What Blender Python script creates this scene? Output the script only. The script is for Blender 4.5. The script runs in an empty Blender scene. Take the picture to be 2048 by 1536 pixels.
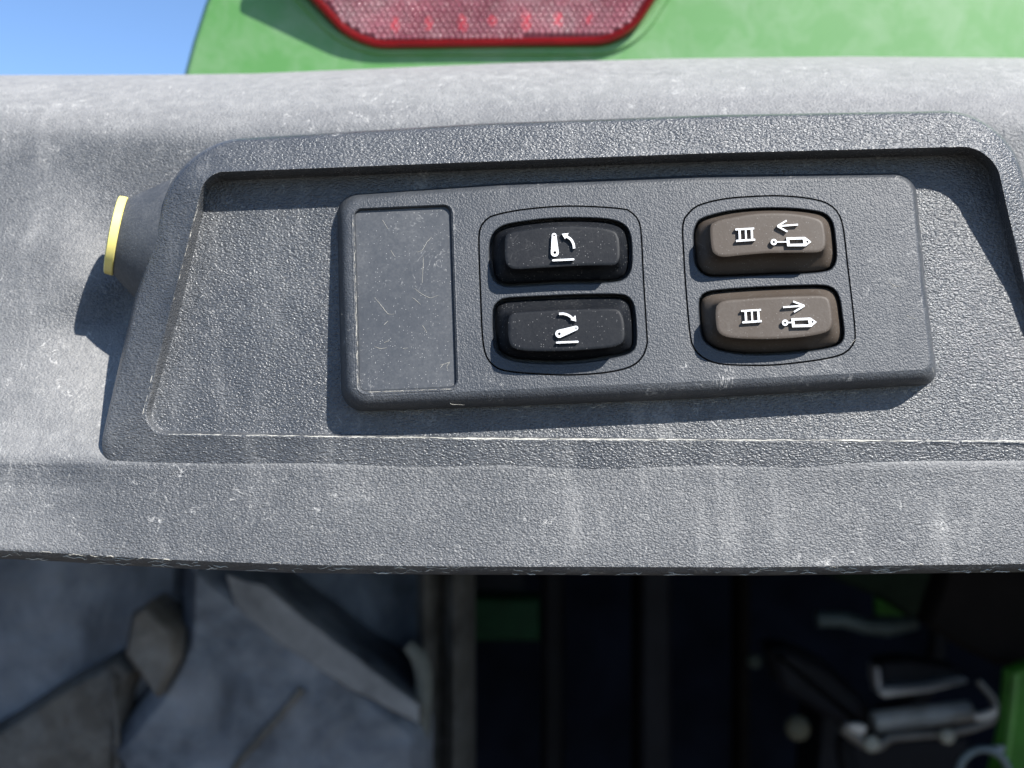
import bpy, math, random
from mathutils import Vector, Matrix, noise
from mathutils.geometry import delaunay_2d_cdt
random.seed(7)
R = math.radians
sc = bpy.context.scene
COL = sc.collection
ZC = 1.30            # camera height (m)
F = 2000.0           # focal length in pixels of the 2048 px wide photograph

# ------------------------------------------------------------------ camera
cam = bpy.data.cameras.new('camera'); co = bpy.data.objects.new('camera', cam); COL.objects.link(co)
co.location = (0, 0, ZC); co.rotation_euler = (R(90), 0, 0)
cam.sensor_width = 36; cam.lens = 36*F/2048; cam.clip_start = 0.01; cam.clip_end = 500
cam.dof.use_dof = True; cam.dof.focus_distance = 0.199; cam.dof.aperture_fstop = 14; cam.dof.aperture_blades = 0
sc.camera = co
# ------------------------------------------------------------------ world + sun
SUN = Vector((0.90, -1.0, 1.17)).normalized()
w = bpy.data.worlds.new('World'); sc.world = w; w.use_nodes = True
nt = w.node_tree; bg = nt.nodes['Background']
sky = nt.nodes.new('ShaderNodeTexSky'); sky.sky_type = 'NISHITA'; sky.sun_disc = False
sky.sun_elevation = math.asin(SUN.z); sky.sun_rotation = math.atan2(SUN.x, SUN.y)
sky.altitude = 1500; sky.air_density = 1.0; sky.dust_density = 0.1; sky.ozone_density = 5.0
nt.links.new(sky.outputs[0], bg.inputs[0]); bg.inputs[1].default_value = 0.10
sl = bpy.data.lights.new('sun', 'SUN'); so = bpy.data.objects.new('sun', sl); COL.objects.link(so)
sl.energy = 4.6; sl.angle = R(0.53); sl.color = (1.0, 0.965, 0.91)
so.rotation_euler = SUN.to_track_quat('Z', 'Y').to_euler(); so.location = (0.3, -0.5, 2.2)
sc.view_settings.view_transform = 'Standard'; sc.view_settings.look = 'None'
sc.view_settings.exposure = 1.08; sc.view_settings.gamma = 1.0
sc.cycles.max_bounces = 8

# ------------------------------------------------------------------ geometry helpers (millimetres, camera height as origin)
def P(px, py, d):                       # photo pixel -> point at distance d mm in front of the lens
    return Vector(((px-1024)/F*d, d, (768-py)/F*d))
def plane(py0, d0, py1, d1):            # a plane seen at distance d0 at row py0 and d1 at row py1
    v0, v1 = (768-py0)/F, (768-py1)/F
    s = (d0-d1)/(v0*d0-v1*d1); y0 = d0*(1-s*v0)
    return (y0, s)
def pd(pl, py, off=0.0):                # distance of that plane at row py (off mm towards the camera)
    v = (768-py)/F
    return (pl[0]-off)/(1-pl[1]*v)
def PP(pl, px, py, off=0.0): return P(px, py, pd(pl, py, off))
def rpoly(c, seg=7, sub=5):
    out = []; n = len(c); arcs = []
    for i in range(n):
        p = c[i]; a = c[i-1]; b = c[(i+1) % n]; r = p[2]
        ex = tuple(p[3:])
        if r <= 0: arcs.append([(p[0], p[1])+ex]); continue
        pv = Vector(p[:2]); da = (Vector(a[:2])-pv); db = (Vector(b[:2])-pv)
        ra = min(r, da.length*.48); rb = min(r, db.length*.48)
        A = pv+da.normalized()*ra; B = pv+db.normalized()*rb; k = .5523
        C1 = A+(pv-A)*k; C2 = B+(pv-B)*k; arc = []
        for j in range(seg+1):
            t = j/seg; q = A*(1-t)**3+C1*3*t*(1-t)**2+C2*3*t*t*(1-t)+B*t**3
            arc.append((q.x, q.y)+ex)
        arcs.append(arc)
    for i in range(n):
        out += arcs[i]; a = arcs[i][-1]; b = arcs[(i+1) % n][0]
        for j in range(1, sub+1):
            t = j/(sub+1); out.append(tuple(a[m]*(1-t)+b[m]*t for m in range(len(a))))
    return out
def cr(pts, n=72):                      # closed smooth loop, evenly resampled
    m = len(pts); d = []
    for i in range(m):
        p0, p1, p2, p3 = [Vector(pts[(i+k) % m]) for k in (-1, 0, 1, 2)]
        for j in range(12):
            t = j/12
            d.append(.5*((2*p1)+(p2-p0)*t+(2*p0-5*p1+4*p2-p3)*t*t+(3*p1-p0-3*p2+p3)*t**3))
    L = [0]
    for i in range(len(d)): L.append(L[-1]+(d[(i+1) % len(d)]-d[i]).length)
    out = []; k = 0
    for i in range(n):
        s = L[-1]*i/n
        while L[k+1] < s: k += 1
        t = (s-L[k])/(L[k+1]-L[k]); q = d[k]*(1-t)+d[(k+1) % len(d)]*t
        out.append((q.x, q.y))
    return out
def inset(l, r):                        # move a loop inwards (r > 0)
    n = len(l); ar = sum(l[i][0]*l[(i+1) % n][1]-l[(i+1) % n][0]*l[i][1] for i in range(n)); s = 1 if ar > 0 else -1
    out = []
    for i in range(n):
        t = Vector(l[(i+1) % n][:2])-Vector(l[i-1][:2]); t.normalize()
        out.append((l[i][0]-s*t.y*r, l[i][1]+s*t.x*r))
    return out
def lerp2(a, b, t): return [(p[0]*(1-t)+q[0]*t, p[1]*(1-t)+q[1]*t) for p, q in zip(a, b)]
def align(a, b):                        # rotate loop b to match loop a
    n = len(a); best = min(range(n), key=lambda s: sum((a[i][0]-b[(i+s) % n][0])**2+(a[i][1]-b[(i+s) % n][1])**2 for i in range(0, n, 3)))
    return [b[(i+best) % n] for i in range(n)]
class G:
    def __init__(s): s.v = []; s.f = []; s.m = []
    def add(s, pts): b = len(s.v); s.v += [Vector(p) for p in pts]; return list(range(b, b+len(pts)))
    def loft(s, rings, cap0=False, cap1=False, mi=0):
        ids = [s.add(r) for r in rings]; n = len(ids[0])
        for a, b in zip(ids, ids[1:]):
            for i in range(n): s.f.append((a[i], a[(i+1) % n], b[(i+1) % n], b[i])); s.m.append(mi)
        if cap0: s.f.append(tuple(reversed(ids[0]))); s.m.append(mi)
        if cap1: s.f.append(tuple(ids[-1])); s.m.append(mi)
        return ids
    def grid(s, rows, mi=0):
        ids = [s.add(r) for r in rows]
        for a, b in zip(ids, ids[1:]):
            for i in range(len(a)-1): s.f.append((a[i], a[i+1], b[i+1], b[i])); s.m.append(mi)
    def tube(s, pts, r, seg=8, mi=0, closed=False):
        rings = []; n = len(pts); pts = [Vector(p) for p in pts]
        for i, p in enumerate(pts):
            t = ((pts[(i+1) % n]-pts[i-1]) if closed else (pts[min(i+1, n-1)]-pts[max(i-1, 0)])).normalized()
            u = t.cross(Vector((0, 1, 0)))
            if u.length < .1: u = t.cross(Vector((1, 0, 0)))
            u.normalize(); v = t.cross(u); rr = r[i] if isinstance(r, list) else r
            rings.append([p+u*rr*math.cos(a)+v*rr*math.sin(a) for a in [2*math.pi*k/seg for k in range(seg)]])
        if closed: rings.append(rings[0])
        s.loft(rings, not closed, not closed, mi)
    def lathe(s, c, ax, prof, seg=48, mi=0):   # prof: (along axis, radius)
        ax = Vector(ax).normalized(); u = ax.cross(Vector((0, 0, 1))).normalized(); v = ax.cross(u)
        s.loft([[Vector(c)+ax*h+(u*math.cos(a)+v*math.sin(a))*r for a in [2*math.pi*k/seg for k in range(seg)]] for h, r in prof], True, True, mi)
def mesh(name, g, mats, parent=None, angle=40, wn=True, label=None):
    """link ONE object; vertices arrive in mm in the camera frame and are stored in metres relative to the parent's origin"""
    org = Vector(parent['org']) if parent is not None else Vector((0, 0, 0))
    me = bpy.data.meshes.new(name)
    me.from_pydata([Vector((v.x/1000, v.y/1000, v.z/1000+ZC))-org for v in g.v], [], g.f)
    for m in (mats if isinstance(mats, (list, tuple)) else [mats]): me.materials.append(m)
    for p, mi in zip(me.polygons, g.m): p.material_index = mi
    me.validate(); me.shade_smooth(); me.set_sharp_from_angle(angle=R(angle))
    o = bpy.data.objects.new(name, me); COL.objects.link(o)
    if parent is not None: o.parent = parent; o['org'] = list(org)
    if wn:
        md = o.modifiers.new('wn', 'WEIGHTED_NORMAL'); md.keep_sharp = True; md.weight = 80
    if label: o['label'] = label
    return o
def orient(g, toward=Vector((0, 0, 0))): pass
def thing(name, label, cat, at, group=None):
    o = bpy.data.objects.new(name, None); COL.objects.link(o)
    o.empty_display_size = .02
    o.location = (at.x/1000, at.y/1000, at.z/1000+ZC); o['org'] = list(o.location)
    o['label'] = label; o['category'] = cat
    if group: o['group'] = group
    return o
def inside(pt, poly):
    x, y = pt; c = False; n = len(poly)
    for i in range(n):
        x1, y1 = poly[i][:2]; x2, y2 = poly[i-1][:2]
        if (y1 > y) != (y2 > y) and x < (x2-x1)*(y-y1)/(y2-y1)+x1: c = not c
    return c
def region(g, outers, holes, top, bottom=None, mi=0):
    """triangulated union of outers minus holes; top / bottom map a pixel to 3-D; the boundary is walled when bottom is given"""
    vs = []; es = []
    for l in list(outers)+list(holes):
        b = len(vs); vs += [Vector(p[:2]) for p in l]; es += [(b+i, b+(i+1) % len(l)) for i in range(len(l))]
    V, E, Fc, *_ = delaunay_2d_cdt(vs, es, [], 0, 1e-4)
    keep = []
    for f in Fc:
        c = (V[f[0]]+V[f[1]]+V[f[2]])/3
        if any(inside(c, o) for o in outers) and not any(inside(c, h) for h in holes): keep.append(f)
    ids = g.add([top(v.x, v.y) for v in V])
    cnt = {}
    for f in keep:
        a, b, c = [V[i] for i in f]
        if (b-a).cross(c-a) > 0: f = (f[0], f[2], f[1])
        g.f.append(tuple(ids[i] for i in f)); g.m.append(mi)
        for i in range(3): cnt[(f[i], f[(i+1) % 3])] = 1
    if bottom:
        jd = g.add([bottom(v.x, v.y) for v in V])
        for (a, b) in cnt:
            if (b, a) not in cnt: g.f.append((ids[b], ids[a], jd[a], jd[b])); g.m.append(mi)

# ------------------------------------------------------------------ materials
def newmat(name):
    m = bpy.data.materials.new(name); m.use_nodes = True
    t = m.node_tree; b = t.nodes['Principled BSDF']
    return m, t, b
def N(t, typ, **kw):
    n = t.nodes.new(typ)
    for k, v in kw.items():
        if k in n.inputs.keys(): n.inputs[k].default_value = v
        else: setattr(n, k, v)
    return n
def ramp(t, src, lo, hi, a=0.0, b=1.0):
    n = N(t, 'ShaderNodeMapRange'); n.clamp = True
    n.inputs['From Min'].default_value = lo; n.inputs['From Max'].default_value = hi
    n.inputs['To Min'].default_value = a; n.inputs['To Max'].default_value = b
    t.links.new(src, n.inputs['Value']); return n.outputs[0]
def math_(t, op, a, b):
    n = N(t, 'ShaderNodeMath', operation=op)
    for i, x in enumerate((a, b)):
        if isinstance(x, (int, float)): n.inputs[i].default_value = x
        else: t.links.new(x, n.inputs[i])
    return n.outputs[0]
def noise_(t, vec, scale, detail=2, rough=.55, dist=0):
    n = N(t, 'ShaderNodeTexNoise'); t.links.new(vec, n.inputs['Vector'])
    n.inputs['Scale'].default_value = scale; n.inputs['Detail'].default_value = detail
    n.inputs['Roughness'].default_value = rough; n.inputs['Distortion'].default_value = dist
    return n.outputs['Fac']
def geo_pos(t, sc_=(1, 1, 1), rot=(0, 0, 0)):
    c = N(t, 'ShaderNodeTexCoord'); m = N(t, 'ShaderNodeMapping')
    m.inputs['Scale'].default_value = sc_; m.inputs['Rotation'].default_value = rot
    t.links.new(c.outputs['Object'], m.inputs['Vector']); return m.outputs[0]
DUST = (0.47, 0.46, 0.44)
def plastic(name, base=(.031, .036, .044), rough=.42, grain=1300, gdist=.00010, dust=.25, dmin=.0, speck=0.0, wisps=.35, spec=.5, dscale=55, gstretch=1.0, tint=DUST, topdust=0.0, wp=(.52, .64), runk=.9):
    m, t, b = newmat(name); L = t.links
    pos = geo_pos(t); gp = geo_pos(t, (1, 1, gstretch), (0, R(14), 0))
    # dust mask: broad clouds x mid clouds + thin wisps + specks
    n1 = ramp(t, noise_(t, pos, dscale, 5, .6, .3), .38, .72)
    n2 = ramp(t, noise_(t, pos, dscale*7, 4, .65, .6), .35, .75)
    fine = ramp(t, noise_(t, pos, 1900, 2, .6), .30, .75, .35, 1.25)
    cloud = math_(t, 'MULTIPLY', math_(t, 'ADD', math_(t, 'MULTIPLY', n1, .65), math_(t, 'MULTIPLY', n2, .5)), dust)
    cloud = math_(t, 'ADD', cloud, dmin)
    # wisps: thin curling lines where a distorted noise crosses its mid value, only in patches
    nn = noise_(t, pos, 120, 3, .6, 1.6)
    ridge = math_(t, 'ABSOLUTE', math_(t, 'SUBTRACT', nn, .5), 0)
    line = ramp(t, ridge, .0, .014, 1, 0)
    pm = ramp(t, noise_(t, pos, 85, 3, .6, .3), *wp)
    brk = ramp(t, noise_(t, pos, 420, 2, .6), .46, .62)
    wis = math_(t, 'MULTIPLY', math_(t, 'MULTIPLY', math_(t, 'MULTIPLY', line, pm), brk), wisps)
    rp = geo_pos(t, (1, 1, .10), (0, R(-8), 0))
    run = math_(t, 'MULTIPLY', ramp(t, noise_(t, rp, 170, 3, .6, .2), .52, .72), ramp(t, noise_(t, pos, 30, 2), .42, .62))
    cloud = math_(t, 'ADD', cloud, math_(t, 'MULTIPLY', run, dust*runk))
    mask = math_(t, 'MULTIPLY', math_(t, 'ADD', cloud, wis), fine)
    if speck > 0:
        vo = N(t, 'ShaderNodeTexVoronoi'); vo.inputs['Scale'].default_value = 2400; L.new(pos, vo.inputs['Vector'])
        dots = ramp(t, vo.outputs['Distance'], .10, .22, 1, 0)
        sel = N(t, 'ShaderNodeSeparateColor'); L.new(vo.outputs['Color'], sel.inputs[0])
        dens = ramp(t, noise_(t, pos, 130, 3), .3, .75, .92, .45)
        on = math_(t, 'GREATER_THAN', sel.outputs[0], dens)
        mask = math_(t, 'ADD', mask, math_(t, 'MULTIPLY', math_(t, 'MULTIPLY', dots, on), speck))
    if topdust > 0:                      # dust that settled where the skin faces the sky
        ge = N(t, 'ShaderNodeNewGeometry'); sx = N(t, 'ShaderNodeSeparateXYZ'); L.new(ge.outputs['Normal'], sx.inputs[0])
        up = ramp(t, sx.outputs[2], .15, .95, 0, topdust)
        mask = math_(t, 'ADD', mask, math_(t, 'MULTIPLY', up, math_(t, 'ADD', .7, math_(t, 'MULTIPLY', n2, .3))))
    mask = ramp(t, mask, 0, 1)
    mix = N(t, 'ShaderNodeMix', data_type='RGBA'); mix.inputs[6].default_value = (*base, 1); mix.inputs[7].default_value = (*tint, 1)
    L.new(mask, mix.inputs[0]); L.new(mix.outputs[2], b.inputs['Base Color'])
    L.new(ramp(t, mask, .12, .85, rough, .85), b.inputs['Roughness'])
    b.inputs['Specular IOR Level'].default_value = spec
    # leather-like moulded grain: cells with soft creases plus finer grit
    v = N(t, 'ShaderNodeTexVoronoi', feature='SMOOTH_F1'); v.inputs['Scale'].default_value = grain; v.inputs['Smoothness'].default_value = .6
    wv = N(t, 'ShaderNodeVectorMath', operation='ADD'); L.new(gp, wv.inputs[0])
    nz = N(t, 'ShaderNodeTexNoise'); nz.inputs['Scale'].default_value = grain*.5; L.new(gp, nz.inputs['Vector'])
    sc2 = N(t, 'ShaderNodeVectorMath', operation='SCALE'); sc2.inputs['Scale'].default_value = 1.1/grain; L.new(nz.outputs['Color'], sc2.inputs[0]); L.new(sc2.outputs[0], wv.inputs[1])
    L.new(wv.outputs[0], v.inputs['Vector'])
    n3 = noise_(t, gp, grain*.7, 3, .7)
    h = math_(t, 'ADD', math_(t, 'MULTIPLY', v.outputs['Distance'], -.6), math_(t, 'MULTIPLY', n3, 1.0))
    bp = N(t, 'ShaderNodeBump'); bp.inputs['Strength'].default_value = 1; bp.inputs['Distance'].default_value = gdist
    L.new(h, bp.inputs['Height']); L.new(bp.outputs[0], b.inputs['Normal'])
    return m
def simple(name, col, rough=.5, metal=0, var=.25, vs=60, bump=0, bs=400, dust=0.0, coat=0, spec=.5, ds=80):
    m, t, b = newmat(name); b.inputs['Specular IOR Level'].default_value = spec; L = t.links; pos = geo_pos(t)
    n = ramp(t, noise_(t, pos, vs, 4, .6, .3), .3, .7, 1-var, 1+var)
    mx = N(t, 'ShaderNodeVectorMath', operation='SCALE'); mx.inputs[0].default_value = col; L.new(n, mx.inputs['Scale'])
    out = mx.outputs[0]
    if dust > 0:
        dm = math_(t, 'MULTIPLY', ramp(t, noise_(t, pos, ds, 6, .7, .5), .42, .7), dust)
        mix = N(t, 'ShaderNodeMix', data_type='RGBA'); L.new(out, mix.inputs[6]); mix.inputs[7].default_value = (*DUST, 1); L.new(dm, mix.inputs[0]); out = mix.outputs[2]
    L.new(out, b.inputs['Base Color'])
    b.inputs['Roughness'].default_value = rough; b.inputs['Metallic'].default_value = metal; b.inputs['Coat Weight'].default_value = coat
    if bump:
        bp = N(t, 'ShaderNodeBump'); bp.inputs['Strength'].default_value = 1; bp.inputs['Distance'].default_value = bump
        L.new(noise_(t, pos, bs, 4), bp.inputs['Height']); L.new(bp.outputs[0], b.inputs['Normal'])
    return m
M = {}
M['fender'] = plastic('dusty_fender_plastic', grain=2100, gdist=.00027, dust=.12, dmin=.105, wp=(.44, .58), runk=1.6, wisps=.65, rough=.34, topdust=.50, dscale=48, gstretch=1.5)
M['pad'] = plastic('grained_pad_plastic', grain=1900, gdist=.00028, dust=.12, dmin=.045, runk=1.7, wisps=.5, rough=.27, spec=.65, dscale=60, gstretch=1.6)
M['bezel'] = plastic('fine_bezel_plastic', grain=2900, gdist=.00013, dust=.075, dmin=.008, wisps=.75, rough=.46, spec=.4, speck=.2, dscale=50)
M['frame'] = plastic('switch_frame_plastic', grain=3000, gdist=.00010, dust=.03, dmin=.004, wisps=.05, rough=.48, spec=.4, speck=.12)
M['plate'] = plastic('smooth_plate_plastic', grain=1500, gdist=.00001, dust=.09, dmin=.01, wisps=.45, rough=.55, spec=.4, speck=.6, dscale=70)
M['black'] = plastic('black_button_plastic', base=(.0045, .0058, .0085), grain=3000, gdist=.00001, dust=.03, dmin=.004, wisps=.06, rough=.5, speck=.4, spec=.16)
M['brown'] = plastic('brown_button_plastic', base=(.058, .045, .035), grain=3000, gdist=.00001, dust=.04, dmin=.006, wisps=.2, rough=.5, speck=.3, spec=.2)
M['boss'] = plastic('boss_rubber', grain=2400, gdist=.00006, dust=.10, dmin=.02, wisps=.1, rough=.6, speck=.2)
M['white'] = simple('white_marking', (.66, .67, .68), .45, var=.04)
M['yellow'] = simple('yellow_plastic', (.74, .64, .20), .45, var=.08, dust=.15)
M['lint'] = simple('pale_lint_and_highlight', (.42, .40, .35), .9, var=.2, vs=900)  # lint colour, also used for the painted highlight round the plate
M['pocket'] = simple('black_recess', (.006, .006, .007), .5, dust=.05, ds=900)
M['green'] = simple('green_paint', (.070, .200, .048), .45, var=.05, vs=12, dust=.13, coat=.2, ds=70)
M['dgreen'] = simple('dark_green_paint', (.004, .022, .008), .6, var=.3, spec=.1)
M['bgreen'] = simple('lightened_green_paint', (.032, .125, .012), .5, var=.3, spec=.2)  # light falling on the lift arm is put into this lighter green
M['red'] = simple('red_lamp_plastic', (.11, .0015, .003), .3, var=.2, spec=.3)
M['lens'] = simple('dusty_red_lens', (.30, .075, .105), .16, var=.4, vs=70, dust=.35, ds=60, spec=1.0)
M['tyre'] = simple('tyre_rubber', (.078, .088, .108), .6, var=.6, vs=22, dust=.26, bump=.004, bs=40, ds=22)
M['tyredust'] = simple('tyre_rubber_muddy', (.085, .073, .060), .85, var=.45, vs=30, dust=.2, bump=.003, bs=60, ds=40)
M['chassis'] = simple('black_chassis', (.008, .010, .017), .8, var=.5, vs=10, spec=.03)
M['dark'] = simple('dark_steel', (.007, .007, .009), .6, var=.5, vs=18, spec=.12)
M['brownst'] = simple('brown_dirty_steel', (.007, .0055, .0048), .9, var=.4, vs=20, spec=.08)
M['steel'] = simple('worn_bright_steel', (.30, .295, .29), .45, metal=.5, var=.2, vs=60, dust=.3)
M['ground'] = simple('dry_soil', (.10, .085, .068), .95, var=.4, vs=2, bump=.02, bs=6)

# ------------------------------------------------------------------ surface frames
FLOOR = plane(345, 206.5, 875, 201.35)
BEZ = plane(350, 203.0, 790, 194.8)
def interp(x, tab):
    if x <= tab[0][0]: 
        a, b = tab[0], tab[1]
    else:
        a, b = tab[-2], tab[-1]
        for i in range(len(tab)-1):
            if tab[i][0] <= x <= tab[i+1][0]: a, b = tab[i], tab[i+1]; break
    t = (x-a[0])/(b[0]-a[0]); return a[1]*(1-t)+b[1]*t
HOR = [(-600, 2), (0, 0), (365, -1), (512, -3), (1024, -24), (1350, -33), (1700, -37), (2048, -34), (2600, -26), (6000, -20)]
BOT = [(-600, -42), (0, 0), (125, 6), (250, 14), (370, 20), (600, 29), (900, 32), (1500, 34), (2048, 27), (2600, 15), (6000, -40)]
PROF = [(1112, 215, 2), (1117, 206, 2), (1116, 201.2, 2), (1110, 198.7, 2), (1101, 197.4, 2), (1096, 197.2, 2), (1050, 198.0, 2), (1000, 199.0, 1), (972, 199.6, .5), (950, 200.0, .2), (936, 200.22, 0), (922, 200.7, 0), (900, 202.3, 0),
        (840, 208.2, 0), (740, 216.0, 0), (620, 223.5, 0), (490, 228.5, 0), (370, 231, .2), (280, 232.0, .6), (238, 235, .9), (212, 239, 1), (186, 246, 1), (166, 255, 1), (155, 266, 1), (150, 279, 1), (152, 300, 1), (158, 326, 1), (170, 352, 1)]
def catm(tab, n):                       # smooth open interpolation
    out = []
    for i in range(len(tab)-1):
        p0 = Vector(tab[max(i-1, 0)]); p1 = Vector(tab[i]); p2 = Vector(tab[i+1]); p3 = Vector(tab[min(i+2, len(tab)-1)])
        for j in range(n):
            t = j/n; out.append(.5*((2*p1)+(p2-p0)*t+(2*p0-5*p1+4*p2-p3)*t*t+(3*p1-p0-3*p2+p3)*t**3))
    out.append(Vector(tab[-1])); return out
PR = catm([(a, b, (c if c != 2 else -1)) for a, b, c in PROF], 5)
def shell_pt(px, r):
    py, d, k = r
    if k < 0 or py > 940: py2 = py+interp(px, BOT)*min(1, max(0, (py-950)/130))
    else: py2 = py+interp(px, HOR)*max(0, min(1, k))
    # swelling that carries the push button, a shallow dent beside the pad's lower corner
    q = ((px-190)/75)**2+((py-575)/70)**2
    d2 = d-3.0*math.exp(-q)
    d2 += 2.6*math.exp(-((px-195)/120)**2-((py-640)/120)**2)
    kx = max(0, min(1, (255-px)/170)); kx = kx*kx*(3-2*kx)
    d2 += kx*interp(py, [(100, 0), (280, 0), (370, -2), (490, -4), (620, -4), (740, -1.6), (840, .2), (900, 1.5), (936, 1.9), (972, 1.75), (1030, 1.1), (1096, 0), (1200, 0)])
    # slow unevenness of the moulding
    d2 += .35*noise.noise(Vector((px*.004, py*.006, 3)))
    return P(px, py2, d2)

# ================================================================== THE FENDER
fender = thing('rear_fender', 'dusty dark grey plastic rear fender of a tractor filling the frame, with a raised pad', 'fender', P(1024, 1120, 230))
g = G()
xs = [-700+i*30 for i in range(int(6200/30)+1)]
xs = sorted(set(xs+[i*10 for i in range(-4, 60)]))
g.grid([[shell_pt(x, r) for x in xs] for r in PR])
mesh('fender_shell', g, M['fender'], fender, angle=60, wn=False)

# raised pad round the switch recess
C_in = [(412, 346, 34, 0), (900, 327, 0, 0), (1400, 308, 0, 0), (1986, 293, 62, .2), (2046, 560, 0, 2.2), (2140, 884, 60, .6), (1600, 883, 0, 0), (900, 878, 0, 0), (282, 867, 52, 0), (347, 600, 0, 0)]
C_out = [(361, 284, 120, 2.6), (960, 247, 0, 1.7), (1430, 230, 0, 1.5), (2012, 220, 125, 1.6), (2100, 560, 0, 2.6), (2230, 950, 60, 1.0), (1600, 951, 0, .40), (900, 950, 0, .40), (186, 956, 90, .7), (268, 600, 0, 4.2)]
C_end = [(0, 0, 0, 236), (0, 0, 0, 236), (0, 0, 0, 236), (0, 0, 0, 236), (0, 0, 0, 226), (0, 0, 0, 203), (0, 0, 0, 202), (0, 0, 0, 202), (0, 0, 0, 203.5), (0, 0, 0, 226)]
Lin = rpoly(C_in, 12, 14); Lout = rpoly(C_out, 12, 14)
Lend = rpoly([(*a[:3], e[3]) for a, e in zip(C_out, C_end)], 12, 14)
def padring(t, k, e=0.0):
    r = []
    for a, b, c in zip(Lin, Lout, Lend):
        d = 200+a[2]*(1-t)+b[2]*k; d = d*(1-e)+c[2]*e
        px = a[0]*(1-t)+b[0]*t; py = a[1]*(1-t)+b[1]*t
        r.append(P(px, py, d))
    return r
g = G()
wall = []
Fl = rpoly([(421, 363, 26, 0), (900, 343, 0, 0), (1400, 324, 0, 0), (1968, 309, 44, 0), (2030, 560, 0, 0), (2130, 876, 50, 0), (1600, 876.5, 0, 0), (900, 872, 0, 0), (294, 860, 44, 0), (366, 600, 0, 0)], 12, 14)
def wallring(t, k, ins=0):
    return [P(a[0]*(1-t)+b[0]*t, a[1]*(1-t)+b[1]*t, (200+a[2])*(1-k)+pd(FLOOR, b[1])*k) for a, b in zip(Lin, inset(Fl, ins) if ins else Fl)]
# floor > wall > crest > sloping rim > outer wall, one skin
rings = [wallring(1, 1, 22), wallring(1, 1, 6), wallring(1.0, .985), wallring(.9, .93), wallring(.6, .62), wallring(.3, .28), wallring(.12, .08), wallring(.03, .01),
         padring(.015, -.12), padring(.045, -.12), padring(.09, .04), padring(.25, .18), padring(.5, .42), padring(.72, .68), padring(.86, .86), padring(.93, 1.05), padring(.975, 1.5), padring(1.0, 1.9, .12), padring(1.0, 1.9, .45), padring(1.0, 1.9, 1)]
g.loft(rings, cap0=True)
mesh('control_pad', g, M['pad'], fender, angle=55, label='raised pad with a sunken slanted recess')

# pale threads on the worn recess crest: dust, plus a painted highlight line
def squiggle(g, pts, r, jitter=.12, seg=5, steps=5):
    c = catm([tuple(p) for p in pts], steps) if len(pts) > 2 else [Vector(p) for p in pts]
    c = [p+Vector((random.uniform(-1, 1), 0, random.uniform(-1, 1)))*jitter for p in c]
    n = len(c); g.tube(c, [r*(.35+.75*math.sin(math.pi*(i+.5)/n))*random.uniform(.7, 1.2) for i in range(n)], seg)
g = G()
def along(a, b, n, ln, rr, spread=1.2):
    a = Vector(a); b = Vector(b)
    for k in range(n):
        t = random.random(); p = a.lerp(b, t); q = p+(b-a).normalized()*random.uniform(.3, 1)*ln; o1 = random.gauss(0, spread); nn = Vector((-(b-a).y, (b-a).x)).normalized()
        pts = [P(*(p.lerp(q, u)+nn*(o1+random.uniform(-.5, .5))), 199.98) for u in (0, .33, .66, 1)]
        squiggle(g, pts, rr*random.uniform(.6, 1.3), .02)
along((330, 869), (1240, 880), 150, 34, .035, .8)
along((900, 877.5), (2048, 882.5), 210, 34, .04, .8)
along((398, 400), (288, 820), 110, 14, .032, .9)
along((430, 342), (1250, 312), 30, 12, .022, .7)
o = mesh('crest_dust_highlight', g, simple('pale_dust_highlight', (.62, .60, .54), .9, var=.25, vs=700), fender, angle=80, wn=False); o['kind'] = 'stuff'
# thin flash and lint curls on the lower edge of the fender
def squiggle(g, pts, r, jitter=.12, seg=5, steps=5):
    c = catm([tuple(p) for p in pts], steps) if len(pts) > 2 else [Vector(p) for p in pts]
    c = [p+Vector((random.uniform(-1, 1), 0, random.uniform(-1, 1)))*jitter for p in c]
    n = len(c); g.tube(c, [r*(.35+.75*math.sin(math.pi*(i+.5)/n))*random.uniform(.7, 1.2) for i in range(n)], seg)
g = G()
for k in range(120):
    x = random.uniform(-30, 2080); y0 = 1098+interp(x, BOT)+random.uniform(2, 20)
    n = random.randint(3, 6); pts = []; st = random.uniform(3, 11)
    y = y0
    for i in range(n):
        pts.append(P(x+i*st, y+(interp(x+i*st, BOT)-interp(x, BOT)), 197.15+max(0, (y-1099-interp(x, BOT)))*.135-.08)); y += random.uniform(-3, 3)
        y = min(max(y, y0-6), y0+5, 1116+interp(x, BOT))
    squiggle(g, pts, random.uniform(.04, .12), .06)
o = mesh('edge_flash', g, M['lint'], fender, angle=80, wn=False); o['kind'] = 'stuff'

# ================================================================== SWITCH PANEL
panel = thing('switch_panel', 'raised dark grey switch panel with two black and two brown buttons in the fender recess', 'control panel', PP(FLOOR, 1270, 800))
base = rpoly([(674, 391, 40), (1000, 367, 0), (1400, 350, 0), (1830, 346, 44), (1850, 560, 0), (1876, 768, 30), (1400, 797, 0), (1100, 809, 0), (684, 824, 46), (678, 600, 0)], 12, 14)
top = rpoly([(703, 409, 30), (1000, 387, 0), (1400, 369, 0), (1818, 362, 30), (1838, 560, 0), (1862, 738, 22), (1400, 762, 0), (1100, 775, 0), (709, 793, 34), (704, 600, 0)], 12, 14)
def mixring(a, b, pa, pb, t, k, oa=0, ob=0):
    return [P(p[0]*(1-t)+q[0]*t, p[1]*(1-t)+q[1]*t, pd(pa, p[1], oa)*(1-k)+pd(pb, q[1], ob)*k) for p, q in zip(a, b)]
g = G()
prof = [(0, -.05), (0, .02), (.04, .25), (.10, .50), (.20, .70), (.36, .86), (.56, .95), (.78, .99), (1, 1)]
g.loft([mixring(base, top, FLOOR, BEZ, t, k) for t, k in prof])
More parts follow.
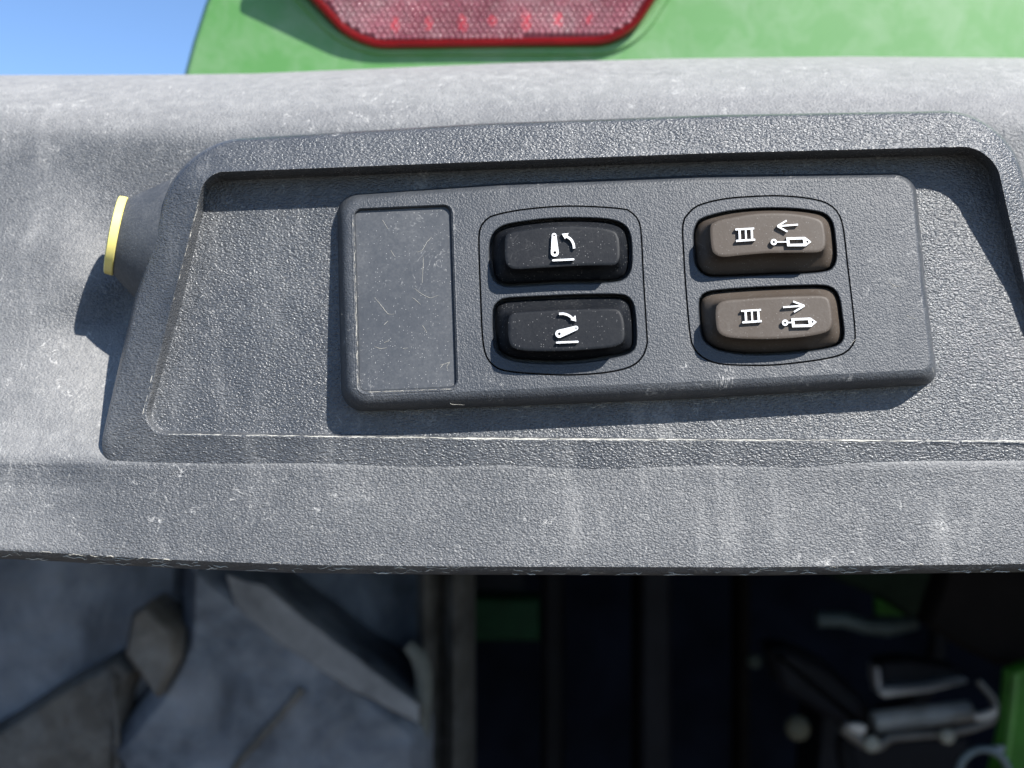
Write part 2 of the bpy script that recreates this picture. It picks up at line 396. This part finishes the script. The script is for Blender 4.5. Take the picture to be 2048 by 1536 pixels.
label = rpoly([(706, 418, 17), (903, 409, 17), (915, 777, 17), (716, 786, 17)], 8, 6)
ring1 = cr([(957, 462), (966, 444), (985, 430), (1050, 417), (1143, 410.5), (1244, 416), (1267, 426), (1279, 442), (1284, 467), (1289, 563), (1295, 662), (1296, 687), (1286, 715), (1262, 735), (1212, 747), (1138, 752), (1064, 749), (1014, 744), (989, 735), (971, 714), (963, 674), (959, 588), (956, 500)], 96)
ring2 = cr([(1364, 448), (1379, 422), (1399.5, 408), (1449, 396), (1511, 391), (1560, 390), (1610, 394), (1647, 402), (1669, 415), (1683, 436), (1690, 469), (1697, 531), (1706, 605), (1712, 667), (1709, 687), (1694, 705), (1671, 715), (1622, 724), (1548, 732), (1486, 732.5), (1436, 729), (1404, 716), (1385, 695), (1378, 667), (1371, 593), (1366, 520)], 96)
T = lambda off: (lambda x, y: PP(BEZ, x, y, off))
region(g, [top], [label, ring1, ring2], T(0))
for l, dep in ((label, .0), (ring1, 0), (ring2, 0)):
    fl = inset(l, 1.2); 
    if l is label: g.loft([[PP(BEZ, *p[:2]) for p in l], [PP(BEZ, *p, -.12) for p in fl], [PP(BEZ, *p, -1.3) for p in inset(l, 2.2)]])
    else: g.loft([[PP(BEZ, *p[:2]) for p in l], [PP(BEZ, *p, -.10) for p in inset(l, .6)], [PP(BEZ, *p, -1.6) for p in inset(l, .9)]])
mesh('bezel', g, M['bezel'], panel, angle=35)
# blank label plate sunk in the left end
g = G(); l2 = inset(label, 1.6)
g.loft([[PP(BEZ, *p, -1.25) for p in l2], [PP(BEZ, *p, -1.02) for p in inset(label, 2.6)], [PP(BEZ, *p, -.80) for p in inset(label, 5)], ], cap1=True)
mesh('label_plate', g, M['plate'], panel, angle=50)
# raised bead that runs round the sunken plate
g = G(); bl = inset(label, -2.2)
n = len(bl); a = [PP(BEZ, *p, .0) for p in inset(label, -4.6)]; b_ = [PP(BEZ, *p, .13) for p in inset(label, -3)]; c_ = [PP(BEZ, *p, .12) for p in inset(label, -1.2)]; d_ = [PP(BEZ, *p, -.80) for p in inset(label, 3.4)]
g.loft([a, b_, c_, d_]); mesh('plate_bead', g, M['bezel'], panel, angle=70)

pk = [cr(p, 72) for p in (
 [(978, 489), (983, 470), (997, 455), (1022, 446), (1088, 437), (1150, 434.5), (1212, 437), (1244, 446), (1259, 462), (1264, 489), (1264, 528), (1258, 549), (1242, 562), (1200, 567), (1113, 568.6), (1030, 574), (1004, 572), (987, 561), (980, 540), (978, 515)],
 [(984.5, 630), (987, 612), (999, 600), (1016, 595), (1088, 591), (1163, 588), (1237, 588), (1259, 595), (1269, 613), (1273, 650), (1273, 687), (1264, 704), (1242, 713), (1187, 723), (1125.5, 728), (1064, 726.5), (1027, 722), (1002, 712), (989, 697), (985, 662)],
 [(1386, 469), (1391, 449), (1404, 435.6), (1449, 423), (1498, 417), (1548, 415), (1597, 417), (1639.5, 423), (1657, 432), (1667, 449), (1671.6, 481), (1673.6, 513.5), (1669, 531), (1657, 542), (1617, 547.6), (1548, 550.6), (1440, 555), (1414, 553), (1399.5, 544), (1389.6, 528), (1387, 500)],
 [(1397, 607), (1401, 592.6), (1414, 583), (1449, 578), (1523, 573), (1597, 570), (1647, 570), (1669, 578), (1680, 597.6), (1685, 630), (1689, 667), (1684, 684), (1669, 694), (1622, 703), (1560, 709), (1498, 710), (1449, 704), (1424, 695), (1406, 679), (1399.5, 650)])]
fc = [cr(p, 72) for p in (
 [(1010.5, 479), (1017, 467), (1039, 461.5), (1088, 455), (1138, 452), (1187, 454), (1220, 459), (1233, 466), (1238, 482), (1239, 514), (1234, 526), (1222, 530), (1163, 531), (1088, 535), (1034, 538), (1018, 533), (1011, 519)],
 [(1017, 640), (1022, 629), (1039, 624.5), (1113, 620), (1187, 617.6), (1227, 617), (1240, 622.6), (1246, 637), (1249, 662), (1247, 682), (1236, 690), (1212, 695.5), (1150, 700.5), (1101, 702), (1059, 701.7), (1034, 698), (1022, 690.6), (1017, 672)],
 [(1420.5, 457), (1427, 446), (1449, 438), (1498, 428.6), (1535.5, 425.7), (1585, 427), (1622, 433), (1641, 440), (1648, 452), (1651, 478), (1649, 495), (1637, 504), (1597, 505), (1535.5, 506), (1486, 510), (1449, 513.5), (1433, 510), (1424, 498.6)],
 [(1431.6, 620), (1437, 608), (1454, 601), (1523, 595), (1597, 592), (1642, 591.4), (1656, 597), (1661, 610), (1664, 637), (1662, 655), (1649, 665), (1610, 673), (1560, 677), (1511, 678), (1461, 675), (1440, 667), (1433, 652)])]
pk = [[(x, y) for x, y in p] for p in pk]
fc = [align(a, b) for a, b in zip(pk, fc)]
OFFB = [4.9, 4.9, 4.9, 4.9]

# symbols: every one is given by outlines in zoomed pixels of its own crop
def disc(c, r, n=20): return [(c[0]+r*math.cos(2*math.pi*i/n), c[1]+r*math.sin(2*math.pi*i/n)) for i in range(n)]
def bar(a, b, w, rnd=True):
    a = Vector(a); b = Vector(b); t = (b-a).normalized(); w *= .82; n = Vector((-t.y, t.x))*w/2
    if not rnd: return [tuple(a+n), tuple(b+n), tuple(b-n), tuple(a-n)]
    th = math.atan2(t.y, t.x); o = []
    for i in range(7): an = th-math.pi/2+math.pi*i/6; o.append((b.x+w/2*math.cos(an), b.y+w/2*math.sin(an)))
    for i in range(7): an = th+math.pi/2+math.pi*i/6; o.append((a.x+w/2*math.cos(an), a.y+w/2*math.sin(an)))
    return o
def lever(c1, r1, c2, r2):
    r1 *= .94; r2 *= .94; c1 = Vector(c1); c2 = Vector(c2); d = (c2-c1); th = math.atan2(d.y, d.x); al = math.acos(max(-1, min(1, (r1-r2)/d.length))); o = []
    for i in range(13):
        an = th+al+(2*math.pi-2*al)*i/12; o.append((c1.x+r1*math.cos(an), c1.y+r1*math.sin(an)))
    for i in range(9):
        an = th-al+2*al*i/8; o.append((c2.x+r2*math.cos(an), c2.y+r2*math.sin(an)))
    return o
def stroke(pts, w):
    c = catm(pts, 5); l = []; r = []
    for i, p in enumerate(c):
        t = (c[min(i+1, len(c)-1)]-c[max(i-1, 0)]).normalized(); n = Vector((-t.y, t.x))*w/2
        l.append(tuple(p+n)); r.append(tuple(p-n))
    return l+r[::-1]
SY = [
 [('lift_arm_symbol', [lever((686, 466), 34, (680, 326), 20)], [disc((686, 465), 12), disc((680, 327), 7.5)]),
  ('base_line_symbol', [bar((672, 528), (836, 520), 19)], []),
  ('arrow_symbol', [stroke([(842, 432), (836, 395), (815, 358), (778, 333)], 19), [(742, 314), (798, 308), (768, 356)]], [])],
 [('lift_arm_symbol', [lever((722, 1122), 34, (857, 1075), 19)], [disc((722, 1122), 12), disc((857, 1076), 7.5)]),
  ('base_line_symbol', [bar((703, 1193), (870, 1186), 19)], []),
  ('arrow_symbol', [stroke([(720, 961), (757, 960), (797, 973), (832, 1000)], 18), [(858, 1022), (852, 972), (814, 1010)]], [])],
 [('ladder_symbol', [bar((488, 360), (640, 351), 17, False), bar((494, 452), (648, 442), 19, False), bar((521, 358), (525, 452), 20, False), bar((571, 356), (575, 449), 15, False), bar((620, 353), (624, 446), 20, False)], []),
  ('arrow_symbol', [bar((838, 332), (994, 320), 16, False), bar((828, 333), (902, 287), 16, False), bar((828, 333), (908, 376), 16, False)], []),
  ('cylinder_symbol', [disc((799, 461), 25), bar((815, 460), (912, 459), 12, False), [(900, 424), (1052, 420), (1102, 460), (1056, 494), (908, 495)]], [disc((799, 461), 10), [(924, 442), (1034, 439), (1040, 474), (928, 477)], disc((1070, 459), 9)])],
 [('ladder_symbol', [bar((535, 1019), (695, 1009), 17, False), bar((545, 1111), (701, 1100), 19, False), bar((570, 1017), (575, 1110), 20, False), bar((620, 1014), (626, 1107), 15, False), bar((672, 1011), (678, 1104), 20, False)], []),
  ('arrow_symbol', [bar((874, 988), (1036, 976), 16, False), bar((1046, 976), (955, 941), 16, False), bar((1046, 976), (962, 1026), 16, False)], []),
  ('cylinder_symbol', [disc((890, 1113), 25), bar((908, 1112), (955, 1111), 12, False), [(940, 1078), (1094, 1072), (1146, 1108), (1102, 1146), (948, 1150)]], [disc((890, 1113), 10), [(964, 1095), (1076, 1091), (1083, 1127), (968, 1130)], disc((1112, 1106), 9)])]]
ORG = [(940, 390), (940, 390), (1350, 370), (1350, 370)]
BL = ['black button with an arrow swinging a lift arm upward', 'black button with an arrow swinging a lift arm downward', 'brown button with a ladder, an arrow pointing left and a cylinder', 'brown button with a ladder, an arrow pointing right and a cylinder']
BN = ['hitch_button', 'hitch_button', 'coupler_button', 'coupler_button']
K = 380/1536
for s in range(2):
    ring = (ring1, ring2)[s]
    # switch frame: flush insert inside the seam, with the two button pockets
    g = G(); o1 = inset(ring, 3.0); o0 = inset(ring, 4.0)
    holes = []
    for j in (2*s, 2*s+1): holes.append(inset(pk[j], -1.5))
    region(g, [o0], holes, T(.02))
    g.loft([[PP(BEZ, *p, .02) for p in o0], [PP(BEZ, *p, -.09) for p in o1], [PP(BEZ, *p, -1.6) for p in o1]])
    for j in (2*s, 2*s+1):
        q = pk[j]
        g.loft([[PP(BEZ, *p, .02) for p in inset(q, -1.5)], [PP(BEZ, *p, -.10) for p in inset(q, .2)], [PP(BEZ, *p, -.4) for p in inset(q, .9)], [PP(BEZ, *p, -4.2) for p in inset(q, 1.2)]], cap1=True, mi=0)
    mesh('switch_frame', g, [M['frame']], panel, angle=45)
    for j in (2*s, 2*s+1):
        mat = M['black'] if s == 0 else M['brown']
        g = G(); q = inset(pk[j], 7 if s == 0 else 4.5); fcj = fc[j]; H = OFFB[j]
        pr = [(0, -3.0), (0, -2.2), (.08, -1.5), (.30, -.7), (.58, .1), (.80, 1.0), (.91, 2.2), (.965, 3.4), (.992, H-.30), (1.0, H-.10)]
        rings = []
        for t, h in pr:
            l = lerp2(q, fcj, t); rings.append([PP(BEZ, *p, h) for p in l])
        rings.append([PP(BEZ, *p, H) for p in inset(fcj, 2.2)])
        rings.append([PP(BEZ, *p, H+.02) for p in inset(fcj, 6)])
        g.loft(rings, cap1=True)
        bo = mesh(BN[j], g, mat, panel, angle=50, label=BL[j])
        ox, oy = ORG[j]
        for nm, outs, hol in SY[j]:
            f = lambda l: [(ox+x*K, oy+y*K) for x, y in l]
            g = G(); region(g, [f(l) for l in outs], [f(l) for l in hol], T(H+.75), T(H-.1))
            mesh(nm, g, M['white'], bo, angle=30, wn=False)

# dust threads lying on the panel, traced one by one
g = G()
def onb(pts, r=.045, off=.03, pl=BEZ): squiggle(g, [PP(pl, x, y, off) for x, y in pts], r, .035)
Z5 = lambda l: [(650+x*.2994, 380+y*.2994) for x, y in l]
for l in ([(598, 657), (640, 690), (680, 712), (710, 720), (755, 702)], [(330, 718), (370, 765), (410, 815), (425, 828), (465, 830)], [(610, 415), (650, 400), (680, 350), (712, 315)],
          [(655, 440), (655, 520), (648, 620)], [(765, 1170), (800, 1162), (832, 1150), (815, 1180), (822, 1210)], [(770, 1190), (790, 1165)], [(385, 200), (420, 260)], [(650, 905), (680, 948)],
          [(395, 900), (420, 875)], [(540, 1335), (620, 1328)], [(395, 1020), (432, 1005)], [(330, 1045), (370, 1060), (412, 1052)], [(640, 765), (600, 730), (585, 720)], [(520, 1060), (555, 1055)], [(440, 400), (470, 450)]):
    onb(Z5(l), .034, -.76)
for l in ([(800, 1420), (830, 1418), (850, 1432), (930, 1435)], [(110, 830), (150, 822)], [(700, 1390), (760, 1400)]): onb(Z5(l), .035, -1.5)
Z4 = lambda l: [(1280+x*.375, 330+y*.375) for x, y in l]
for l in ([(1420, 800), (1450, 815), (1475, 822)], [(1320, 610), (1350, 640), (1390, 650)], [(1345, 655), (1360, 640)], [(1560, 1080), (1565, 1105)], [(1120, 960), (1150, 930)]): onb(Z4(l), .04)
# pale threads painting the bright highlight on the lip round the sunken plate
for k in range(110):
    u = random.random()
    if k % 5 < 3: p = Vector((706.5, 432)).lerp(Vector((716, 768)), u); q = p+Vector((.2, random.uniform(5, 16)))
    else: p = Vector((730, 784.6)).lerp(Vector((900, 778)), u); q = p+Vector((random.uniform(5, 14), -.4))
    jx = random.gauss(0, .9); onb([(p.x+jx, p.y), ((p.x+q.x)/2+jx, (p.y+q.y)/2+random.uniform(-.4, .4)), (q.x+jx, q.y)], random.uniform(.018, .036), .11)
# crumbs along the foot of the panel
for k in range(46):
    x = random.uniform(700, 1850); 
    yb = interp(x, [(680, 826), (1100, 811), (1400, 800), (1870, 772)])+random.uniform(0, 4) + (random.random()**3)*10
    onb([(x, yb), (x+random.uniform(3, 9), yb+random.uniform(-2, 2)), (x+random.uniform(9, 20), yb+random.uniform(-3, 3))], random.uniform(.02, .045), .03, FLOOR)
o = mesh('dust_highlight_threads', g, M['lint'], panel, angle=80, wn=False); o['kind'] = 'stuff'

# ================================================================== PUSH BUTTON at the left
pb = thing('push_button', 'round dark push button with a yellow rim sticking out left of the pad', 'push button', P(262, 490, 226))
ax = Vector((-1, -.34, .20)).normalized()
c0 = P(241, 473, 214)            # centre of the yellow disc
g = G(); g.lathe(c0, ax, [(-20, 9.0), (-16, 11.5), (-10.0, 13.9), (-7.8, 14.4), (-.15, 8.3), (-.1, 8.1)], 56)
mesh('housing', g, M['boss'], pb, angle=28)
g = G(); g.lathe(c0, ax, [(-.10, 8.0), (-.05, 8.4), (.15, 8.55), (1.6, 8.45), (1.8, 8.2), (1.82, 6.4), (.6, 6.3)], 64)
mesh('yellow_rim', g, M['yellow'], pb, angle=40)
g = G(); g.lathe(c0, ax, [(.55, 6.25), (.9, 6.0), (1.0, 5)], 40); mesh('button_cap', g, M['black'], pb)

# ================================================================== GREEN BODY PANEL and TAIL LIGHT
def pris(g, poly, d, th, bev=.0, mi=0):
    f = [P(x, y, d) for x, y in poly]
    i = [P(x, y, d) for x, y in inset(poly, bev*F/d)] if bev else None
    bk = [Vector((p.x, p.y+th, p.z)) for p in f]
    f2 = [Vector((p.x, p.y+bev, p.z)) for p in f]
    g.loft([bk, f2, i] if bev else [bk, f], True, True, mi)
body = thing('green_body_panel', 'bright green painted body panel standing behind the fender', 'body panel', P(1200, 150, 346))
g = G()
pl = rpoly([(356, 200, 0), (364, 140, 0), (380, 80, 0), (404, 5, 0), (470, -160, 0), (700, -560, 120), (4700, -620, 60), (4700, 260, 0)], 8, 4)
pris(g, pl, 342, 30, 3.0); mesh('painted_skin', g, M['green'], body, angle=60)
g = G()
e0 = rpoly([(498, -115, 30), (700, 99, 70), (1262, 98, 70), (1362, -60, 40), (1250, -260, 60), (760, -260, 60)], 8, 5)
g.loft([[P(x, y, 342.5) for x, y in inset(e0, -14)], [P(x, y, 340.6) for x, y in inset(e0, -9)], [P(x, y, 340.6) for x, y in inset(e0, 4)], [P(x, y, 343) for x, y in inset(e0, 6)]])
mesh('lamp_seat', g, M['green'], body, angle=60)
tl = thing('tail_light', 'dusty red tail light with small round lens cells on the green panel', 'tail light', P(980, 90, 340))
lt = rpoly([(515, -115, 30), (712, 99, 62), (1254, 90, 62), (1350, -60, 40), (1240, -240, 60), (770, -240, 60)], 8, 6)
LP = plane(98, 339.8, 0, 334.8)
def LQ(l, off=0): return [PP(LP, x, y, off) for x, y in l]
g = G(); g.loft([[P(x, y, 344) for x, y in inset(lt, -1)], LQ(lt), LQ(inset(lt, 5), 1.6), LQ(inset(lt, 12), 1.6), LQ(inset(lt, 17), .4)])
mesh('red_rim', g, M['red'], tl, angle=50)
g = G(); g.loft([LQ(inset(lt, 10), -1), LQ(inset(lt, 18), .2)], cap1=True)
mesh('lens', g, simple('lens_ground', (.14, .022, .036), .4, var=.4, vs=90), tl)
g = G(); inn = inset(lt, 20)
row = 0; y = 84
while y > -60:
    x = 600+(row % 2)*6.2
    while x < 1345:
        if inside((x, y), inn):
            R0 = .90*random.uniform(.92, 1.05); c = PP(LP, x+random.uniform(-.5, .5), y+random.uniform(-.5, .5), .2); rg = []
            tx = random.uniform(-.08, .08); tz = random.uniform(-.08, .08)+.2
            for a in (0, 25, 48, 66, 82):
                rr = R0*math.cos(R(a)); h = R0*.95*math.sin(R(a))
                rg.append([Vector((c.x+rr*math.cos(b)+h*tx, c.y-h, c.z+rr*math.sin(b)+h*tz)) for b in [2*math.pi*k/10 for k in range(10)]])
            g.loft(rg, cap1=True)
        x += 12.4
    y -= 10.6; row += 1
o = mesh('lens_cells', g, M['lens'], tl, angle=80, wn=False); o['kind'] = 'stuff'
redspot = simple('bright_red_plastic', (.55, .01, .03), .3, var=.3)
for x, y, a, b in ((790, 50, 9, 17), (857, 47, 9, 15), (925, 48, 10, 20), (985, 42, 9, 11), (1052, 43, 10, 20), (1116, 40, 10, 16), (1178, 38, 7, 14)):
    gg = G(); e = [(x+a*math.cos(2*math.pi*k/14), y+b*math.sin(2*math.pi*k/14)) for k in range(14)]
    gg.loft([LQ(e, .25), LQ(inset(e, 1), .52), LQ(inset(e, 4), .58)], cap1=True); mesh('red_reflector', gg, redspot, tl, wn=False)

# ================================================================== TYRE behind the lower edge
tyre = thing('tractor_tyre', 'big dusty black tractor tyre with slanted lugs below the fender edge', 'tyre', P(400, 1536, 560))
def wob(poly, a=5):
    o = []
    n = len(poly)
    for i in range(n):
        p = Vector(poly[i]); q = Vector(poly[(i+1) % n]); m = max(1, int((q-p).length/40))
        for k in range(m):
            t = k/m; r = p*(1-t)+q*t; o.append((r.x+random.uniform(-a, a), r.y+random.uniform(-a, a)))
    return o
g = G(); rows = []
for i in range(17):
    a = R(-16+i*2.0); rr = 900
    rows.append([Vector((x, 540+rr-rr*math.cos(a)+ (8 if x > -70 else 0), -190+rr*math.sin(a)+0)) for x in range(-420, -38, 14)])
g.grid(rows); mesh('carcass', g, M['tyre'], tyre, angle=80, wn=False)
def lug(poly, d, th, bev, mat, label=None):
    g = G(); poly = wob(poly, 2.0); ip = inset(poly, bev*F/d)
    ar = sum(poly[i][0]*poly[i-1][1]-poly[i-1][0]*poly[i][1] for i in range(len(poly)))
    g.loft([[P(x, y, d)+Vector((0, th, 0)) for x, y in poly], [P(x, y, d)+Vector((0, bev, 0)) for x, y in poly], [P(x, y, d) for x, y in ip]])
    region(g, [ip], [], lambda x, y: P(x, y, d-.01)); mesh('lug', g, mat, tyre, angle=60, label=label)
lug([(360, 1060), (450, 1150), (840, 1438), (856, 1475), (856, 1640), (250, 1640), (200, 1500), (300, 1380), (350, 1280)], 470, 75, 9, M['tyre'])
lug([(-60, 1480), (110, 1378), (232, 1306), (275, 1340), (245, 1420), (236, 1640), (-60, 1640)], 476, 70, 5, M['tyredust'])
lug([(258, 1228), (292, 1206), (352, 1268), (352, 1330), (312, 1398), (244, 1312)], 462, 80, 3, M['tyredust'])
lug([(-60, 1080), (385, 1080), (375, 1200), (365, 1300), (300, 1400), (200, 1480), (-60, 1600)], 488, 50, 8, M['tyre'])
g = G(); g.tube([P(604, 1378, 468), P(560, 1430, 467), P(480, 1520, 468), P(440, 1580, 470)], 1.6, 6); mesh('mould_line', g, M['tyredust'], tyre, wn=False)
g = G(); g.tube([P(224, 1350, 473), P(233, 1440, 473), P(236, 1560, 473)], 1.4, 6)
mesh('mould_line', g, M['tyredust'], tyre, wn=False)
lug([(452, 1148), (530, 1172), (640, 1262), (838, 1412), (838, 1446), (700, 1380), (560, 1290), (470, 1215)], 469.4, 3, .8, simple('dusty_lit_rubber', (.16, .155, .155), .8, var=.3, vs=40, dust=.2, ds=60), 'dusty lug shoulder with its lit edge painted lighter')  # dusty strip, the lit upper edge of the lug put into its colour
# shoulder and sidewall edge of the tyre
g = G(); rows = []
for z in range(-230, -40, 10):
    rows.append([P(px, 768, 1)*0+Vector(((px-1024)/F*500, dd, z)) for px, dd in ((826, 520), (836, 502), (850, 494), (866, 500), (880, 510), (892, 503), (908, 496), (924, 500), (938, 520), (942, 560))])
g.grid(rows); mesh('sidewall', g, simple('brown_sidewall', (.034, .030, .024), .8, var=.5, vs=30, dust=.1), tyre, angle=80, wn=False)
g = G(); g.tube([P(815, 1290, 480), P(838, 1312, 480), P(848, 1350, 480), P(846, 1440, 480), P(842, 1600, 482)], [3, 4.5, 4.5, 4, 3], 10)
mesh('shoulder_bead', g, simple('dry_mud', (.10, .10, .085), .9, var=.3), tyre, wn=False)

# ================================================================== CHASSIS and hitch parts under the fender
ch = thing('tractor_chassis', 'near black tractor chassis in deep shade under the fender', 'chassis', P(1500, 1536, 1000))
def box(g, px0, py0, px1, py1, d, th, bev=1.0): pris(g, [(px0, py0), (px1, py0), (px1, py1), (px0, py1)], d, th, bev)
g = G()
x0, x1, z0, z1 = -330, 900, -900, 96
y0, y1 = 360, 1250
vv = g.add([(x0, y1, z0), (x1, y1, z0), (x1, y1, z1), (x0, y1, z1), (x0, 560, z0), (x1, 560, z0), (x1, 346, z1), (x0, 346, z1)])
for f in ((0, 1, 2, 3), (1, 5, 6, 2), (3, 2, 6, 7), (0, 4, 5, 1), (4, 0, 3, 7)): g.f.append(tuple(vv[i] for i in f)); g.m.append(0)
mesh('bay_shade_box', g, M['chassis'], ch, wn=False)  # closed box added to keep the space under the fender in shade
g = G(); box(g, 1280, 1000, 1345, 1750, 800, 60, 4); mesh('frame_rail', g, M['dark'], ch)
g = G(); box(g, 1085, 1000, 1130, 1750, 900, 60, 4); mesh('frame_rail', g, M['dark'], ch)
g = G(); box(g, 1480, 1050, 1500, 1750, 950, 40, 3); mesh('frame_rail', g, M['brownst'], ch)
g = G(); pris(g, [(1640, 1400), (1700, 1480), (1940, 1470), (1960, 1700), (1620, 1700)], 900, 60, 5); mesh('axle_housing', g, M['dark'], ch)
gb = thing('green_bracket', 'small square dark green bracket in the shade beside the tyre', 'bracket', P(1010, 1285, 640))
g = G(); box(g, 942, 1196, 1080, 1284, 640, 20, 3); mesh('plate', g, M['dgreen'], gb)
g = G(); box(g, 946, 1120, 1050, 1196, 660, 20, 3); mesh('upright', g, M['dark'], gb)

hc = thing('hitch_coupler', 'worn steel hitch coupler with roller and tray at lower right', 'hitch', P(1840, 1480, 700))
Z8 = lambda l: [(1500+x*.2676, 1150+y*.2676) for x, y in l]
g = G(); pris(g, rpoly([(*p, 4) for p in Z8([(975, 850), (1300, 830), (1620, 770), (1640, 810), (1350, 880), (1010, 925), (960, 890)])], 3, 2), 690, 16, 2); mesh('tray_lip', g, M['steel'], hc)
g = G(); pris(g, Z8([(935, 690), (975, 690), (1000, 870), (965, 880), (935, 800)]), 692, 14, 1.5); mesh('tray_end', g, simple('grey_steel', (.2, .2, .21), .4, metal=.5), hc)
g = G(); pris(g, Z8([(975, 660), (1200, 640), (1560, 700), (1600, 780), (1300, 828), (990, 840)]), 700, 20, 2); mesh('tray_face', g, M['dark'], hc)
g = G(); c1, c2 = P(1745, 1444, 700), P(1950, 1420, 705); g.lathe(c1, c2-c1, [(0, 4), (0.6, 7), (2, 7.6), (68, 7.4), (70.5, 7), (71.5, 4)], 24); mesh('roller', g, simple('grey_roller', (.27, .26, .24), .6, metal=.2), hc)
g = G(); g.tube([P(*p, 690) for p in Z8([(690, 1130), (760, 1180), (850, 1250), (960, 1270), (1050, 1210), (1250, 1195), (1480, 1180), (1660, 1140), (1790, 1090), (1850, 1010), (1800, 900), (1700, 790)])], [4.6, 5, 5, 4.6, 3.6, 3.2, 3.2, 3.2, 3.4, 3.2, 2.4, 2], 12); mesh('pull_bar', g, simple('bar_steel', (.14, .135, .125), .45, metal=.5), hc)
bright = simple('painted_glint', (.5, .48, .45), .45, metal=.3, var=.2)  # pale colour for small plates that paint sky glints on the coupler
for q in ([(700, 1125), (790, 1115), (870, 1125), (875, 1175), (840, 1200), (770, 1175)], [(1680, 1050), (1770, 1030), (1850, 990), (1855, 1040), (1790, 1085), (1690, 1098)]):
    g = G(); pris(g, rpoly([(*p, 5) for p in Z8(q)], 3, 1), 682, 5, 1); mesh('glint_plate', g, bright, hc)
for c, r in (((1475, 1205), 5.0), ((910, 1262), 5.5)):
    q = Z8([c])[0]; g = G(); g.lathe(P(*q, 684), (0.15, -1, .2), [(-3, r), (1, r), (2.0, r*.8), (2.3, r*.4)], 20); mesh('bolt_head', g, simple('dull_bolt', (.30, .29, .24), .6, metal=.3), hc)
g = G(); pris(g, rpoly([(*p, 10) for p in Z8([(150, 560), (330, 560), (620, 700), (900, 960), (900, 1190), (620, 1100), (230, 860)])], 4, 2), 720, 30, 5); mesh('side_arm', g, M['dark'], hc)
g = G(); g.tube([P(*p, 715) for p in Z8([(500, 330), (700, 330), (860, 380), (1020, 390), (1240, 355)])], [6, 6, 6, 7, 5], 12); mesh('top_link', g, simple('teal_grey_metal', (.035, .05, .05), .6, metal=.2), hc)

bt = thing('lock_bolt', 'round dull brass bolt head left of the hitch coupler', 'bolt', P(1594, 1455, 720))
g = G(); g.lathe(P(1594, 1455, 720), (0, -1, .25), [(-8, 6), (0, 7.5), (2, 9), (4, 8.5), (6, 6), (6.5, 3)], 24); mesh('head', g, simple('brass', (.085, .078, .05), .7, metal=.3, bump=.002, bs=200), bt)
g = G(); g.lathe(P(1510, 1322, 760), (0, -1, .25), [(-6, 5), (2, 5.5), (4, 4)], 20)
b2 = thing('small_bolt', 'tiny faint grey green bolt in the dark above the brass bolt', 'bolt', P(1510, 1322, 760)); mesh('head', g, simple('dull_green_metal', (.03, .04, .03), .7), b2)

for k, (pts, rr) in enumerate((([(1700, 1560), (1690, 1480), (1740, 1440), (1850, 1380), (1880, 1200), (1860, 1080)], 7),)):
    hs = thing('hydraulic_hose', ['thin black hydraulic hose looping behind the hitch coupler'][k], 'hose', P(*pts[-1], 800))
    g = G(); g.tube([P(v.x, v.y, 790) for v in catm(pts, 6)], rr, 12); mesh('hose_body', g, simple('hose_rubber', (.006, .006, .007), .7, spec=.1), hs)
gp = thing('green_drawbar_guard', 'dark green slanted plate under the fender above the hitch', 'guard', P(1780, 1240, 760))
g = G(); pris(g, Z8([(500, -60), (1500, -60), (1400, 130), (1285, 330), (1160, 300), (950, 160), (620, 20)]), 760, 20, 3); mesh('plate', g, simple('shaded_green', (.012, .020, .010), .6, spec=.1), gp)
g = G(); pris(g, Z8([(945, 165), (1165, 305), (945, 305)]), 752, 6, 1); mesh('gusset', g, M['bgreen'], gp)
dp = thing('mudguard_plate', 'dark brown grimy plate at right under the fender edge', 'plate', P(1980, 1340, 640))
g = G(); pris(g, Z8([(1490, -80), (2400, -80), (2400, 640), (1880, 690), (1600, 560), (1330, 380), (1400, 160)]), 650, 20, 4); mesh('plate', g, M['brownst'], dp)
ga = thing('green_lift_arm', 'green painted lift arm, lightened as if lit, standing upright in the lower right corner', 'lift arm', P(2020, 1536, 600))
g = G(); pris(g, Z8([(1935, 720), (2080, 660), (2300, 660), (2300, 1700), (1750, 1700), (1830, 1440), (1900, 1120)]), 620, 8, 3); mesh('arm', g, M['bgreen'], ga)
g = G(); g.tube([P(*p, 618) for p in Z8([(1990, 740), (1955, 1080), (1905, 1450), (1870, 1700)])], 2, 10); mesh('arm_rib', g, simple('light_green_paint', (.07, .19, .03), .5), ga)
rn = thing('steel_ring', 'grey steel ring hanging in front of the green lift arm', 'ring', P(1962, 1580, 600))
g = G(); cc = Vector((1967, 1548)); g.tube([P(cc.x+50*math.cos(a), cc.y+50*math.sin(a), 600) for a in [2*math.pi*k/40 for k in range(40)]], 2.3, 10, closed=True); mesh('hoop', g, simple('ring_steel', (.12, .145, .15), .5, metal=.4), rn)
g = G(); g.tube([P(1979, 1500, 600), P(2004, 1497, 604)], 2.2, 8); mesh('hanger', g, M['steel'], rn)

# ================================================================== ground far below
g = G(); vv = g.add([(-60000, -60000, -1300), (60000, -60000, -1300), (60000, 60000, -1300), (-60000, 60000, -1300)]); g.f.append(tuple(vv)); g.m.append(0)
o = mesh('ground', g, M['ground'], wn=False); o['kind'] = 'structure'

# make every closed or open skin face outwards / towards the lens
import bmesh
for o in list(COL.objects):
    if o.type != 'MESH': continue
    if 'org' in o and o.parent is None: del o['org']
for o in list(COL.objects):
    if 'org' in o: del o['org']
